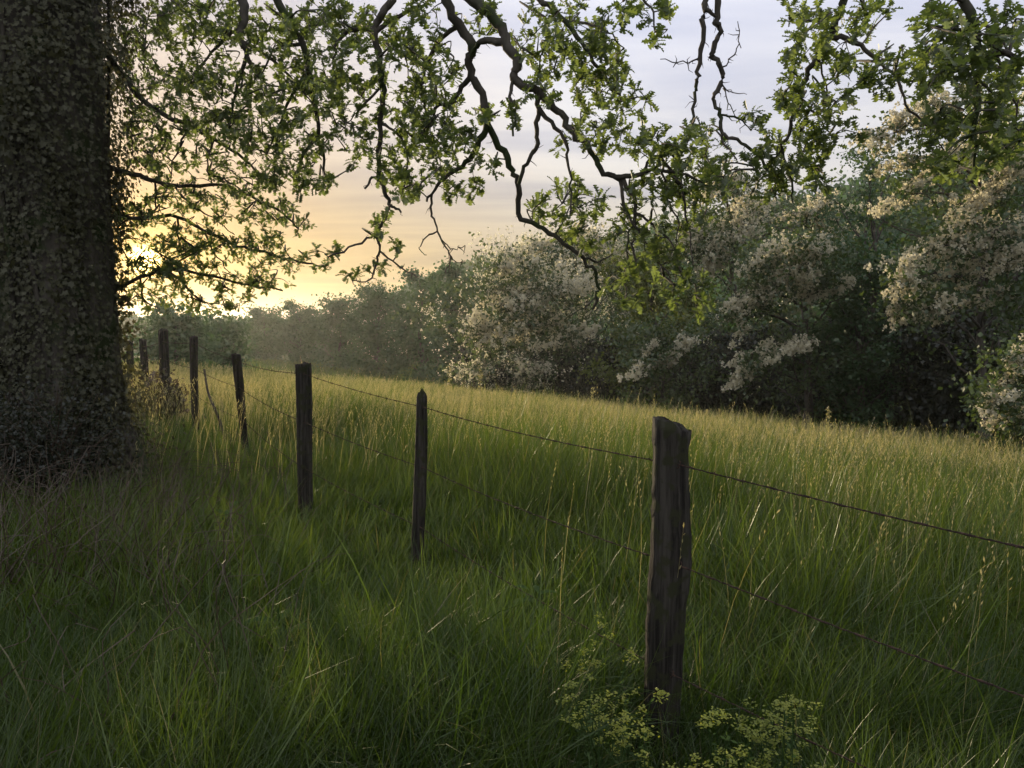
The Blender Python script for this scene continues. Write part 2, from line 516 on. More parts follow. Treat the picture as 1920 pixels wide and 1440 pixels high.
# ------------------------------------------------------------------ trees
def make_tree(name, label, cat, group, px, ytop, d, wpx, leaf="green_leaf", n_leaf=9000, leaf_size=0.16, blossoms=0, cb=0.2,
              bark="bark2", n_limb=16, top=0.55, lean=0.0, clump=0.55, trunk_r=None, depth=1.0, stems=1, flat=0.7, bsize=0.13, sprays=None, bdens=1.0):
    xb, yb = P(px, 700, d)[:2]
    zb = float(gz(xb, yb))
    H = P(px, ytop, d)[2] - zb
    wid = wpx / FPX * d
    root = empty(name, (xb, yb, zb))
    tag(root, label, cat, group)
    tr = trunk_r or (0.035 * H * 0.5 + 0.04)
    base = np.array([xb, yb, zb - 0.15])
    tmb = MB()
    tips, tipdir = [], []
    gold = 2.399963
    for s in range(stems):
        off = np.zeros(3) if stems == 1 else np.array([rng.normal(0, 0.25), rng.normal(0, 0.25), 0])
        q = np.array([base + off + np.array([lean * H * t + rng.normal(0, 0.02 * H) * (0 < t), rng.normal(0, 0.02 * H) * (0 < t), H * 0.9 * t])
                      for t in np.linspace(0, 1, 7)])
        q = spline(q, 3)
        rad = tr * (1 - 0.85 * np.linspace(0, 1, len(q))) / math.sqrt(stems)
        rad[0] *= 1.5
        tmb.tube(q, rad, 8, 0.08)
        for i in range(n_limb // stems):
            t = cb + (0.98 - cb) * ((i + rng.uniform(0, 0.9)) / (n_limb // stems))
            u = (t - cb) / (1 - cb)
            prof = math.sqrt(max(0.08, 1 - ((u - (1 - top)) / (max(top, 1 - top) + 0.06)) ** 2))
            az = gold * i + rng.uniform(-0.5, 0.5) + s * 1.9
            L = 0.5 * wid * prof * rng.uniform(0.72, 1.08)
            pb = q[min(len(q) - 1, int(max(0.04, t - 0.16) / 0.9 * (len(q) - 1)))] if t < 0.95 else q[-2]
            rise = (0.15 + 0.55 * u) * L
            tz = zb + H * min(1.0, t)
            e = np.array([pb[0] + math.cos(az) * L, pb[1] + math.sin(az) * L * depth, tz])
            mid = pb * 0.55 + e * 0.45 + np.array([0, 0, rise * 0.25])
            lp = spline(np.array([pb, mid, e]), 4, 0.02 * L)
            tmb.tube(lp, np.linspace(tr * 0.34 * (1 - 0.5 * u), 0.012, len(lp)), 5, 0.05)
            for c in lp[4:]:
                tips.append(c)
            for k in range(6):
                a = lp[rng.integers(3, len(lp))]
                dv = unit(1)[0] * L * rng.uniform(0.2, 0.5); dv[2] *= 0.8
                tw = np.array([a, a + dv * 0.5 + [0, 0, 0.05], a + dv])
                tmb.tube(tw, [0.014, 0.010, 0.005], 4)
                tips.append(a + dv); tips.append(a + dv * 0.6)
    bun = []
    for (cx, cy, rx, ry) in (sprays or []):
        sc = d / FPX
        dd = d + rng.uniform(-0.5, -0.28) * wid
        c = P(cx, cy, dd)
        j = rng.integers(len(tips))
        pb = np.array([xb + lean * H * 0.5, yb, max(zb + 0.25 * H, min(c[2] - 0.05 * H, zb + 0.8 * H))])
        lp = spline(np.array([pb, pb * 0.45 + c * 0.55 + [0, 0, 0.25 * np.linalg.norm(c - pb) * 0.4], c]), 4, 0.03)
        tmb.tube(lp, np.linspace(tr * 0.35, 0.015, len(lp)), 5, 0.05)
        nt_ = max(6, int(rx * ry / 110))
        for k in range(nt_):
            u = rng.normal(0, 0.48, 3)
            q_ = c + u * np.array([rx * sc, rx * sc * 0.9, ry * sc])
            tmb.tube(np.array([lp[-1 - (k % 3)], (lp[-1 - (k % 3)] + q_) / 2 + [0, 0, 0.05], q_]), [0.012, 0.008, 0.004], 4)
            tips.append(q_); tips.append(q_)
        nb_ = int(bdens * rx * ry / 14)
        u = rng.normal(0, 0.5, (nb_, 3)); u[:, 2] = np.abs(u[:, 2]) * 1.1 - 0.45 + 0.0 * u[:, 2]
        # rough the outline: blossoms gather in a few bunches
        cc = rng.normal(0, 0.5, (max(5, nb_ // 14), 3))
        u = 0.42 * u + 0.80 * cc[rng.integers(0, len(cc), nb_)]; u[:, 2] += 0.55 * u[:, 0] - 0.12 * u[:, 0] ** 2
        bun.append(c + u * np.array([rx * sc, rx * sc * 0.9, ry * sc]))
    tips = np.array(tips)
    tips = tips[tips[:, 2] > zb + 0.25]
    tmb.build("trunk", M[bark], root, True)
    # foliage clumps round the twigs
    cs = clump * (0.6 + 0.8 * rng.random(len(tips)))
    wgt = rng.gamma(0.7, 1.0, len(tips)); wgt /= wgt.sum()
    ci = rng.choice(len(tips), n_leaf, p=wgt)
    g3 = rng.normal(0, 1, (n_leaf, 3)) * np.array([1, 1, flat]) * 0.62
    pl = tips[ci] + g3 * cs[ci][:, None]
    dr = unit(n_leaf); dr[:, 2] -= 0.35
    nr = unit(n_leaf) * 0.8; nr[:, 2] += 0.7
    keep = pl[:, 2] > gz(pl[:, 0], pl[:, 1]) + 0.05
    fm = MB()
    rr = np.clip(rng.random(len(tips))[ci] * 0.6 + 0.4 * rng.random(n_leaf), 0, 1)
    fm.cards(pl[keep], dr[keep], nr[keep], leaf_size * rng.uniform(0.6, 1.4, keep.sum()), *DIAMOND, None, rr[keep])
    fm.build("crown", M[leaf], root)
    if blossoms:
        ctr = tips.mean(0)
        out_ = (tips - ctr) / np.array([wid / 2, wid / 2, H / 2])
        w2 = np.clip(np.linalg.norm(out_, axis=1) - 0.25 + 0.5 * out_[:, 2].clip(0), 0.02, 2) * rng.gamma(0.7, 1.0, len(tips)); w2 /= w2.sum()
        ci = rng.choice(len(tips), blossoms, p=w2)
        pc = tips[ci] + rng.normal(0, 0.62, (blossoms, 3)) * np.array([1, 1, flat]) * cs[ci][:, None] * 1.08
        k = 6
        pp = np.repeat(pc, k, 0) + rng.normal(0, 1, (blossoms * k, 3)) * np.array([0.4, 0.4, 0.75]) * bsize
        bm_ = MB()
        bm_.cards(pp, unit(len(pp)), unit(len(pp)), bsize * rng.uniform(0.5, 1.1, len(pp)), *DIAMOND, 1.0,
                  np.repeat(rng.random(blossoms), k))
        bm_.build("blossom", M["blossom"], root)
    if bun:
        pc = np.concatenate(bun); k = 12
        bs = 0.0033 * d + 0.006
        pp = np.repeat(pc, k, 0) + rng.normal(0, 1, (len(pc) * k, 3)) * np.array([0.42, 0.42, 0.6]) * bs * 0.8
        bm_ = MB()
        bm_.cards(pp, unit(len(pp)), unit(len(pp)), bs * rng.uniform(0.6, 1.15, len(pp)), *DIAMOND, 1.1, np.repeat(rng.random(len(pc)), k))
        bm_.build("blossom_spray", M["blossom"], root)
    return root


GW, GL, GT = "woodland trees along the far meadow edge", "flowering trees along the meadow edge", "thicket shrubs under the trees"
# far to near, left to right
for (lab, px, yt, d, w, kw) in [
    ("hazy olive tree behind the fence posts, against the setting sun", 330, 575, 60, 110, dict(n_leaf=5000)),
    ("low hazy tree between the ivy trunk and the fourth fence post", 420, 588, 75, 90, dict(n_leaf=4000)),
    ("small round tree at the left end of the distant tree line", 500, 576, 130, 90, dict()),
    ("broad dim tree second along the distant tree line", 565, 570, 120, 90, dict()),
    ("dim green tree just left of the pale-topped trees in the far line", 640, 552, 108, 100, dict()),
    ("rounded green tree under the lowest hanging oak twig", 712, 530, 95, 105, dict()),
    ("dark green tree right of the hanging oak twig in the far line", 790, 502, 88, 120, dict()),
    ("tall dark green tree beside the large pale flowering tree", 868, 494, 76, 120, dict()),
]:
    make_tree("woodland_tree", lab, "tree", GW, px, yt, d, w, **{**dict(n_leaf=8000, leaf_size=0.34, clump=0.95, cb=0.04, top=0.55, n_limb=18), **kw})
make_tree("locust_tree", "distant flowering tree with a pale pinkish top showing over the dim line", "tree", GL, 705, 540, 130, 150, "locust_leaf", 5000, 0.4, 1500, 0.15, clump=1.0, bsize=0.26)
make_tree("locust_tree", "large rounded tree covered in pale blossom in the middle of the tree line", "tree", GL, 985, 448, 50, 310, "locust_leaf", 13000, 0.20, 2600, 0.06, clump=0.75, n_limb=22, bsize=0.13,
          sprays=[(970, 485, 45, 30), (1040, 540, 80, 45), (945, 545, 55, 40), (900, 625, 45, 45), (990, 610, 70, 45), (1070, 620, 55, 45), (1010, 680, 70, 25), (900, 690, 45, 25), (985, 560, 60, 40)], bdens=0.6)
make_tree("locust_tree", "pale flowering tree right behind the large rounded blossom tree", "tree", GL, 1100, 425, 58, 230, "locust_leaf", 9000, 0.22, 1800, 0.08, clump=0.8, n_limb=20, bsize=0.14,
          sprays=[(1010, 455, 45, 25), (1100, 455, 50, 35), (1140, 510, 50, 40), (1080, 500, 50, 30)])
make_tree("lime_tree", "bright yellow-green tree below the main hanging oak branch", "tree", GW, 1225, 430, 42, 200, "lime_leaf", 12000, 0.19, 0, 0.08, clump=0.6, n_limb=20)
make_tree("locust_tree", "low flowering tree with a pale spray hanging over the meadow, behind nearest post", "tree", GL, 1240, 600, 36, 170, "locust_leaf", 5000, 0.16, 0, 0.1, clump=0.5, bsize=0.12,
          sprays=[(1200, 690, 42, 22), (1252, 676, 36, 18), (1215, 655, 26, 14), (1290, 640, 30, 25)])
make_tree("locust_tree", "faint flowering tree rising behind the drooping oak twigs", "tree", GL, 1370, 325, 46, 240, "locust_leaf", 9000, 0.19, 900, 0.1, clump=0.7, n_limb=20, bsize=0.12,
          sprays=[(1345, 345, 45, 35), (1400, 420, 60, 45), (1345, 470, 55, 50), (1300, 450, 40, 40), (1385, 345, 30, 25), (1560, 430, 55, 35), (1510, 400, 55, 30)])
make_tree("locust_tree", "flowering tree with two stepped blossom sprays reaching left over shade", "tree", GL, 1510, 400, 32, 270, "locust_leaf", 10000, 0.15, 0, 0.22, clump=0.55, n_limb=18, bsize=0.12,
          sprays=[(1440, 485, 58, 32), (1400, 555, 42, 45), (1475, 525, 70, 36), (1380, 600, 26, 30), (1425, 670, 45, 30), (1390, 712, 28, 24), (1480, 645, 55, 24), (1525, 470, 60, 32), (1550, 540, 50, 26)])
make_tree("woodland_tree", "tall feathery green tree standing above the wooded hill crest", "tree", GW, 1625, 250, 38, 190, "green_leaf", 9000, 0.13, 0, 0.3, clump=0.5, n_limb=20, stems=2, top=0.4)
make_tree("woodland_tree", "dark green tree between the two big flowering trees", "tree", GW, 1615, 430, 31, 170, "green_leaf", 10000, 0.15, 0, 0.06, clump=0.5, n_limb=18)
make_tree("locust_tree", "tall flowering tree at the right with heavy cream sprays lit by sun", "tree", GL, 1840, 110, 23, 400, "locust_leaf", 10000, 0.12, 0, 0.36, clump=0.45, n_limb=22, bsize=0.10, trunk_r=0.15,
          sprays=[(1760, 460, 90, 34), (1700, 525, 42, 45), (1840, 440, 80, 34), (1745, 580, 55, 32), (1685, 585, 26, 34), (1700, 365, 46, 26), (1760, 300, 55, 36), (1680, 245, 46, 34),
                  (1755, 200, 55, 46), (1850, 375, 65, 40), (1890, 310, 50, 46), (1900, 480, 40, 50), (1840, 240, 50, 40), (1800, 520, 60, 26), (1690, 300, 36, 24), (1860, 560, 50, 24)])
make_tree("locust_tree", "low flowering tree cut by right edge, cream blossom down to the grass", "tree", GL, 1950, 640, 17.0, 220, "locust_leaf", 6000, 0.10, 0, 0.16, clump=0.34, n_limb=14, bsize=0.085,
          sprays=[(1885, 715, 48, 34), (1860, 757, 36, 22), (1910, 670, 40, 30), (1880, 790, 36, 16), (1930, 750, 40, 36), (1965, 690, 50, 50)])
make_tree("woodland_tree", "green tree behind the tall flowering tree at the right edge", "tree", GW, 1905, 250, 29, 230, "green_leaf", 10000, 0.15, 0, 0.1, clump=0.55, n_limb=18)
for i, (px, yt, d, w, lab) in enumerate([
    (930, 640, 52, 130, "dark low shrub under the left side of the large pale blossom tree"),
    (1050, 650, 48, 130, "dark low shrub under the large pale blossom tree"),
    (1150, 640, 44, 130, "dark shrub at the foot of the yellow-green tree"),
    (1280, 640, 40, 150, "dark shrub behind the top of the nearest fence post"),
    (1390, 610, 38, 150, "dark shrub under the stepped blossom sprays"),
    (1500, 590, 35, 150, "tall dark shrub in the deep shade right of the stepped sprays"),
    (1600, 570, 34, 150, "tall dark shrub filling the shade between the flowering trees"),
    (1700, 540, 31, 160, "dark shrub under the heavy cream sprays"),
    (1790, 560, 29, 160, "dark shrub around the thin trunk of the right tall tree"),
    (1880, 560, 26, 170, "dark shrub behind the low flowering tree at right edge"),
]):
    make_tree("thicket_shrub", lab, "shrub", GT, px, yt, d, w, "shade_leaf", 7000, 0.17, 0, 0.02, clump=0.6, n_limb=18, stems=3, top=0.6, trunk_r=0.10)

# far woodland covering the hill: one mass
def far_wood():
    fm = MB()
    n = 2600
    a = np.concatenate([rng.uniform(-34, 38, n)]); d = np.sqrt(rng.uniform(75 ** 2, 620 ** 2, n))
    d = np.where(rng.random(n) < 0.55, rng.uniform(75, 330, n), d)
    x = d * np.sin(R(1) * a); y = d * np.cos(R(1) * a)
    s = 0.45 * y + 1.2 * x - 40
    k = (s > 2) | (y > 240)
    k &= (y > 62) & (y < 400)
    x, y, d = x[k], y[k], d[k]
    z = gz(x, y)
    h = rng.uniform(6, 10, len(x)); r = rng.uniform(2.4, 4.2, len(x))
    per = 110
    m = len(x) * per
    u = unit(m); u[:, 2] = np.abs(u[:, 2]) * 1.25 - 0.45
    rad = 1 + 0.18 * rng.normal(0, 1, m)
    p = np.repeat(np.stack([x, y, z + h * 0.55], 1), per, 0) + u * rad[:, None] * np.stack([np.repeat(r, per), np.repeat(r, per), np.repeat(h * 0.5, per)], 1)
    dr = unit(m); dr[:, 2] -= 0.2
    sz = np.repeat(np.clip(d / 130, 0.75, 2.6), per) * rng.uniform(0.5, 1.2, m)
    fm.cards(p, dr, u + 0.5 * unit(m), sz, *DIAMOND, None, np.clip(np.repeat(rng.random(len(x)), per) * 0.75 + 0.25 * rng.random(m), 0, 1))
    o = fm.build("far_woodland", M["green_leaf"])
    tag(o, kind="stuff")


far_wood()

# ------------------------------------------------------------------ the big oak: trunk, branches traced in the round, leaves
TX, TY = P(104, 700, 7.0)[:2]
oak_root = empty("oak_tree", (TX, TY, float(gz(TX, TY))))
tag(oak_root, "huge old oak with dark ivy-clad trunk and long branches hanging over the meadow", "tree")
TB = np.array([TX, TY, float(gz(TX, TY)) - 0.2])
mb = MB()
prof = [(0, 0.80), (0.25, 0.66), (0.7, 0.54), (1.3, 0.47), (2.2, 0.44), (3.2, 0.46), (4.2, 0.50), (5.2, 0.52), (6.4, 0.52), (8.5, 0.40), (10.5, 0.22)]
ns = 40
ang_ = np.linspace(0, 2 * np.pi, ns, endpoint=False)
rings = []
zz = np.linspace(0, 10.5, 90)
for z in zz:
    r = np.interp(z, [p[0] for p in prof], [p[1] for p in prof])
    flare = max(0, 1 - z / 1.2)
    rr = r * (1 + 0.05 * np.sin(5 * ang_ + 0.6 * z) + 0.12 * flare * np.sin(4 * ang_ + 0.4) + 0.03 * np.sin(17 * ang_ + 1.3 * z) + 0.02 * rng.normal(0, 1, ns))
    rings.append(np.stack([TB[0] + 0.06 * math.sin(z * 0.8) + rr * np.cos(ang_), TB[1] + rr * np.sin(ang_), np.full(ns, TB[2] + z)], 1))
mb.add(np.array(rings), quads_from_rings(len(zz), ns))
trunk = mb.build("trunk", M["bark"], oak_root, True)

LIMBS = []   # sample points of every branch for attaching leaf twigs: (branch index, points)


class Branch:
    def __init__(self, d0, d1, pts, r0, r1, zt=5.2, from_trunk=True):
        self.mb = MB(); self.lm = MB(); self.samples = []; self.d0, self.d1 = d0, d1
        q = [P(x, y, d0 + (d1 - d0) * i / (len(pts) - 1)) for i, (x, y) in enumerate(pts)]
        r0 = r0 / FPX * d0; r1 = r1 / FPX * d1
        if from_trunk:
            s = q[0]
            t0 = np.array([TX + 0.3, TY, TB[2] + zt])
            dirn = (q[0] - q[1]) / np.linalg.norm(q[0] - q[1])
            m1 = s + dirn * 0.45 + np.array([-0.15, 0.1, 0.15])
            m2 = t0 * 0.45 + s * 0.55; m2[2] = max(s[2], t0[2]) + 0.9
            m3 = t0 * 0.8 + s * 0.2; m3[2] = t0[2] + 0.7
            pre = spline(np.array([t0, m3, m2, m1, s]), 6, 0.012)
            body = spline(np.array(q), 4, 0.008)
            allp = np.vstack([pre[:-1], body])
            rad = np.concatenate([np.linspace(max(r0 * 1.5, 0.08), r0, len(pre))[:-1], np.linspace(r0, r1, len(body))])
        else:
            body = spline(np.array(q), 4, 0.008); allp = body; rad = np.linspace(r0, r1, len(body))
        self.mb.tube(allp, rad, 10, 0.11)
        self.samples += list(body)

    def side(self, d0, d1, pts, r0, r1):
        q = [P(x, y, d0 + (d1 - d0) * i / (len(pts) - 1)) for i, (x, y) in enumerate(pts)]
        S = np.array(self.samples)
        j = np.argmin(np.linalg.norm(S - q[0], axis=1))
        q[0] = S[j]
        b = spline(np.array(q), 4, 0.006)
        self.mb.tube(b, np.linspace(r0 / FPX * d0, r1 / FPX * d1, len(b)), 6, 0.15)
        self.samples += list(b)

    def foliage(self, blobs, n_per=17, leaf=0.064, dens=1.0, dz=0.45, r=None):
        S = np.array(self.samples)
        for (cx, cy, rx, ry) in blobs:
            n = max(2, int(dens * n_per * rx * ry / 2500))
            for _ in range(n):
                a = rng.uniform(0, 2 * np.pi); rad = math.sqrt(rng.random())
                dd = 0.5 * (self.d0 + self.d1)
                c0 = P(cx + rx * rad * math.cos(a), cy + ry * rad * math.sin(a), dd)
                j = np.argmin(np.linalg.norm((S - c0) * np.array([1, 0.25, 1]), axis=1))
                dep = S[j][1] + rng.normal(0, dz * 0.7)
                c = P(cx + rx * rad * math.cos(a), cy + ry * rad * math.sin(a), max(2.6, dep))
                # twig from the branch
                v = c - S[j]; L = np.linalg.norm(v)
                mid = S[j] + v * 0.5 + np.array([rng.normal(0, 0.08), rng.normal(0, 0.08), 0.10]) * L
                tw = spline(np.array([S[j], mid, c]), 3)
                self.mb.tube(tw, np.linspace(0.0035 + 0.007 * min(L, 1), 0.0018, len(tw)), 4, 0.1)
                S = np.vstack([S, tw[2:]])
                # tufts of leaves at the tip and on the way
                ax = v / (L + 1e-6)
                k = rng.integers(9, 16)
                tt = np.concatenate([np.full(k - 3, 1.0), rng.uniform(0.55, 0.95, 3)])
                pp = S[j] + v * tt[:, None] + rng.normal(0, 0.012, (k, 3))
                dr = ax * 0.55 + unit(k) * 1.0; dr[:, 2] += 0.05
                nr = unit(k) * 0.55 + np.array([0, 0, 0.9])
                self.lm.cards(pp, dr, nr, leaf * rng.uniform(0.65, 1.25, k), OAKV, OAKF, 0.95)

    def build(self):
        S = np.array(self.samples)
        for i in rng.integers(0, len(S), int(len(S) * 0.55)):       # short spurs and twig stubs all along
            v = unit(1)[0]; v[2] -= 0.2
            L = rng.uniform(0.015, 0.07)
            self.mb.tube(np.array([S[i], S[i] + v * L * 0.55 + rng.normal(0, .008, 3), S[i] + v * L]), [0.0035, 0.0024, 0.001], 4)
        b = self.mb.build("branch", M["bark"], oak_root, True)
        if self.lm.n:
            l = self.lm.build("leaves", M["oak_leaf"])
            l.parent = b
        return b


# central branch, left fork
A = Branch(5.2, 5.6, [(832, -25), (850, 30), (885, 85), (878, 110), (890, 150), (905, 185), (915, 235), (945, 285), (960, 320), (972, 350), (972, 402),
                      (1010, 425), (1050, 450), (1085, 480), (1115, 508), (1120, 545), (1112, 580)], 9, 2.5)
A.side(5.3, 5.4, [(915, 237), (897, 275), (880, 300), (850, 322), (820, 348), (800, 378)], 7, 2)
A.side(5.3, 5.6, [(862, 50), (830, 70), (800, 120), (790, 170), (800, 210)], 5, 2)
A.side(5.4, 5.5, [(850, 160), (855, 180), (850, 192), (820, 200), (812, 230), (790, 250), (770, 255)], 5, 2)
A.side(5.5, 5.7, [(1085, 480), (1120, 490), (1150, 475)], 2.5, 1)
A.side(5.4, 5.4, [(1120, 545), (1105, 570), (1070, 592)], 2, 1)
A.side(5.4, 5.4, [(812, 372), (810, 398), (818, 425), (830, 455), (845, 485), (835, 510)], 2.5, 1)
A.side(5.4, 5.4, [(816, 430), (795, 445), (788, 470), (800, 478)], 1.5, 0.7)
A.side(5.4, 5.4, [(826, 450), (850, 468), (872, 460)], 1.3, 0.7)
A.side(5.4, 5.4, [(840, 475), (855, 490), (872, 492)], 1.2, 0.6)
A.foliage([(780, 60, 60, 60), (820, 130, 45, 70), (810, 225, 60, 60), (850, 290, 50, 45), (800, 345, 70, 36), (865, 350, 38, 28), (925, 300, 14, 18),
           (850, 250, 40, 40), (900, 40, 50, 35), (925, 215, 36, 25), (1000, 388, 28, 25), (1040, 388, 40, 30), (1082, 362, 45, 28), (1105, 392, 36, 36),
           (1060, 428, 50, 26), (1100, 458, 40, 24)])
# central branch, right fork
B = Branch(5.0, 5.0, [(855, -25), (900, 8), (935, 45), (950, 80), (970, 118), (962, 143), (990, 165), (1025, 183), (1050, 215), (1075, 250), (1108, 282),
                      (1125, 315), (1158, 334), (1178, 355), (1190, 385), (1192, 420), (1186, 460), (1192, 500)], 10.5, 2)
B.side(5.0, 5.2, [(945, 85), (915, 76), (893, 84), (885, 110)], 8, 3)
B.side(5.0, 5.2, [(1008, 178), (1010, 215), (1006, 250), (1006, 278), (988, 305), (973, 345)], 5, 3.5)
B.side(5.0, 5.0, [(955, 130), (958, 170), (966, 210), (962, 255)], 4, 2)
B.side(5.0, 5.1, [(1012, 195), (1040, 240), (1060, 262), (1064, 300), (1070, 350), (1068, 410)], 4.5, 1.5)
B.side(5.0, 4.8, [(1158, 334), (1200, 326), (1240, 318), (1290, 330), (1330, 350)], 5, 1.5)
B.side(5.0, 4.9, [(1205, 325), (1220, 300), (1255, 285), (1290, 265)], 3, 1.2)
B.side(5.0, 4.8, [(1160, 336), (1175, 395), (1200, 440), (1235, 490), (1265, 535)], 3.5, 1)
B.side(5.0, 4.7, [(1195, 400), (1230, 425), (1265, 470), (1285, 530)], 3, 1)
B.side(5.0, 4.7, [(1250, 320), (1275, 350), (1290, 420), (1300, 500)], 3, 1)
B.side(5.0, 4.7, [(1240, 320), (1250, 370), (1270, 420), (1262, 480)], 2.5, 0.8)
B.side(5.0, 4.7, [(1188, 400), (1180, 450), (1172, 520), (1178, 560)], 2.5, 0.8)
B.foliage([(990, 195, 45, 36), (1110, 225, 45, 36), (1100, 265, 56, 28), (1195, 262, 48, 28), (1250, 262, 46, 36), (1285, 240, 28, 26),
           (1270, 300, 56, 36), (1305, 335, 56, 46), (1222, 345, 50, 40), (1200, 420, 50, 56), (1280, 400, 56, 56), (1235, 510, 60, 50),
           (1300, 555, 46, 40), (1165, 545, 40, 36), (1335, 300, 30, 40)], dens=0.9)
# upper branch reaching right
Hb = Branch(5.4, 5.2, [(985, -25), (1020, 5), (1060, 40), (1090, 82), (1112, 112), (1140, 150), (1165, 190)], 6, 2)
Hb.side(5.3, 5.2, [(1060, 40), (1100, 45), (1140, 60), (1170, 90)], 3, 1)
Hb.foliage([(1000, 60, 56, 50), (1075, 60, 60, 55), (1060, 140, 60, 56), (1125, 125, 56, 50), (1150, 175, 46, 46), (1190, 200, 36, 26), (1130, 90, 40, 30)])
Ib = Branch(5.0, 4.8, [(1150, -40), (1180, -15), (1220, 15), (1228, 60)], 4, 1)
Ib.foliage([(1150, 30, 28, 22), (1215, 25, 46, 28), (1228, 68, 16, 18), (1262, 12, 25, 14)])
# left hanging branch
Cb = Branch(5.6, 5.8, [(745, -25), (735, 0), (712, 30), (703, 60), (710, 110), (715, 150), (721, 170), (712, 230), (710, 300), (716, 345), (727, 372), (728, 392),
                       (712, 425), (698, 442), (655, 466), (615, 482)], 7.5, 1.5)
Cb.side(5.7, 5.7, [(727, 380), (735, 388), (752, 398)], 3, 2)
Cb.side(5.7, 5.7, [(710, 322), (697, 335), (684, 354)], 3, 2)
Cb.side(5.7, 5.8, [(698, 442), (714, 470), (745, 497), (782, 520)], 3, 1)
Cb.side(5.7, 5.8, [(714, 470), (706, 495), (690, 528), (660, 525)], 2.5, 1)
Cb.side(5.6, 5.8, [(703, 60), (675, 52), (640, 70), (625, 110)], 6, 2)
Cb.side(5.6, 5.8, [(718, 60), (760, 20), (800, 10)], 5, 2)
Cb.side(5.6, 5.7, [(719, 160), (680, 200), (650, 230)], 3, 1)
Cb.side(5.6, 5.7, [(713, 220), (745, 250), (765, 290), (760, 330)], 3, 1)
Cb.foliage([(650, 55, 65, 55), (690, 140, 40, 55), (640, 175, 48, 76), (760, 165, 52, 85), (745, 275, 60, 75), (660, 250, 46, 56), (735, 340, 36, 25),
            (700, 432, 36, 18), (722, 425, 22, 12), (620, 478, 34, 16), (676, 518, 28, 18), (742, 455, 26, 9), (705, 505, 18, 18), (690, 50, 60, 40)], dens=0.95)
# dead twig hanging at upper right of the gap
Eb = Branch(4.6, 4.6, [(1326, -30), (1322, 0), (1318, 40), (1314, 110), (1306, 150), (1304, 175), (1297, 235)], 6, 2.5)
Eb.side(4.6, 4.6, [(1326, -25), (1347, -5), (1345, 40), (1350, 60), (1336, 100), (1340, 112), (1356, 148), (1338, 186), (1352, 215), (1353, 248), (1380, 264), (1415, 285), (1440, 322)], 6, 2.5)
Eb.side(4.6, 4.6, [(1325, 20), (1345, 32)], 4, 3)
Eb.side(4.6, 4.6, [(1357, 125), (1375, 105), (1387, 75), (1383, 40)], 1.5, 0.7)
Eb.side(4.6, 4.6, [(1314, 112), (1280, 117), (1238, 111)], 1.6, 0.7)
Eb.side(4.6, 4.6, [(1358, 158), (1372, 174), (1400, 177)], 1.3, 0.6)
Eb.side(4.6, 4.6, [(1353, 210), (1385, 222), (1408, 245)], 2.2, 1)
Eb.side(4.6, 4.6, [(1358, 160), (1370, 200), (1388, 232)], 1.2, 0.6)
Eb.side(4.6, 4.6, [(1355, 250), (1358, 270), (1382, 300)], 2.5, 1.2)
Eb.foliage([(1430, 215, 34, 22), (1445, 300, 46, 34), (1440, 345, 40, 40), (1350, 330, 30, 40), (1330, 260, 20, 25)], dens=0.9)
# right branch
Fb = Branch(4.7, 4.8, [(1585, -30), (1580, 0), (1574, 30), (1560, 62), (1530, 110), (1512, 148), (1492, 190), (1485, 240), (1466, 280), (1482, 330), (1486, 380)], 8, 1.5)
Fb.side(4.7, 4.8, [(1563, 66), (1600, 75), (1630, 100), (1660, 130), (1690, 150), (1735, 148)], 5, 2)
Fb.side(4.7, 4.8, [(1695, 150), (1700, 195), (1740, 240), (1790, 310)], 3, 1)
Fb.side(4.7, 4.8, [(1505, 170), (1530, 215), (1560, 260)], 3, 1)
Fb.side(4.7, 4.8, [(1554, 110), (1550, 160), (1542, 195)], 2, 1)
Fb.side(4.7, 4.8, [(1466, 280), (1430, 330), (1410, 360)], 2.5, 1)
Fb.foliage([(1480, 20, 36, 26), (1530, 40, 36, 28), (1600, 40, 46, 36), (1640, 15, 36, 16), (1520, 90, 46, 36), (1485, 125, 28, 40), (1478, 170, 30, 36),
            (1510, 200, 56, 36), (1570, 125, 40, 36), (1605, 130, 36, 32), (1585, 180, 15, 30), (1670, 95, 32, 20), (1688, 128, 26, 20), (1650, 160, 36, 15),
            (1530, 240, 46, 36), (1490, 285, 36, 36), (1600, 235, 26, 16), (1500, 335, 56, 28), (1545, 275, 30, 30)])
Gb = Branch(3.9, 4.0, [(1795, -30), (1810, 0), (1824, 55), (1836, 110), (1830, 190), (1826, 260), (1830, 330)], 11, 2)
Gb.side(3.9, 4.0, [(1834, 105), (1870, 98), (1925, 115), (1960, 150)], 7, 3)
Gb.side(3.9, 4.0, [(1834, 120), (1790, 135), (1750, 150)], 4, 1)
Gb.side(3.9, 4.0, [(1880, 100), (1905, 200), (1890, 270)], 3, 1)
Gb.side(3.9, 4.0, [(1832, 150), (1865, 180), (1870, 250)], 3, 1)
Gb.foliage([(1765, 60, 50, 42), (1750, 120, 56, 42), (1810, 90, 56, 60), (1885, 60, 46, 60), (1850, 130, 56, 46), (1775, 165, 50, 32), (1840, 215, 56, 56),
            (1905, 200, 36, 70), (1785, 240, 46, 46), (1765, 290, 36, 40), (1850, 290, 46, 36)], dens=0.75)
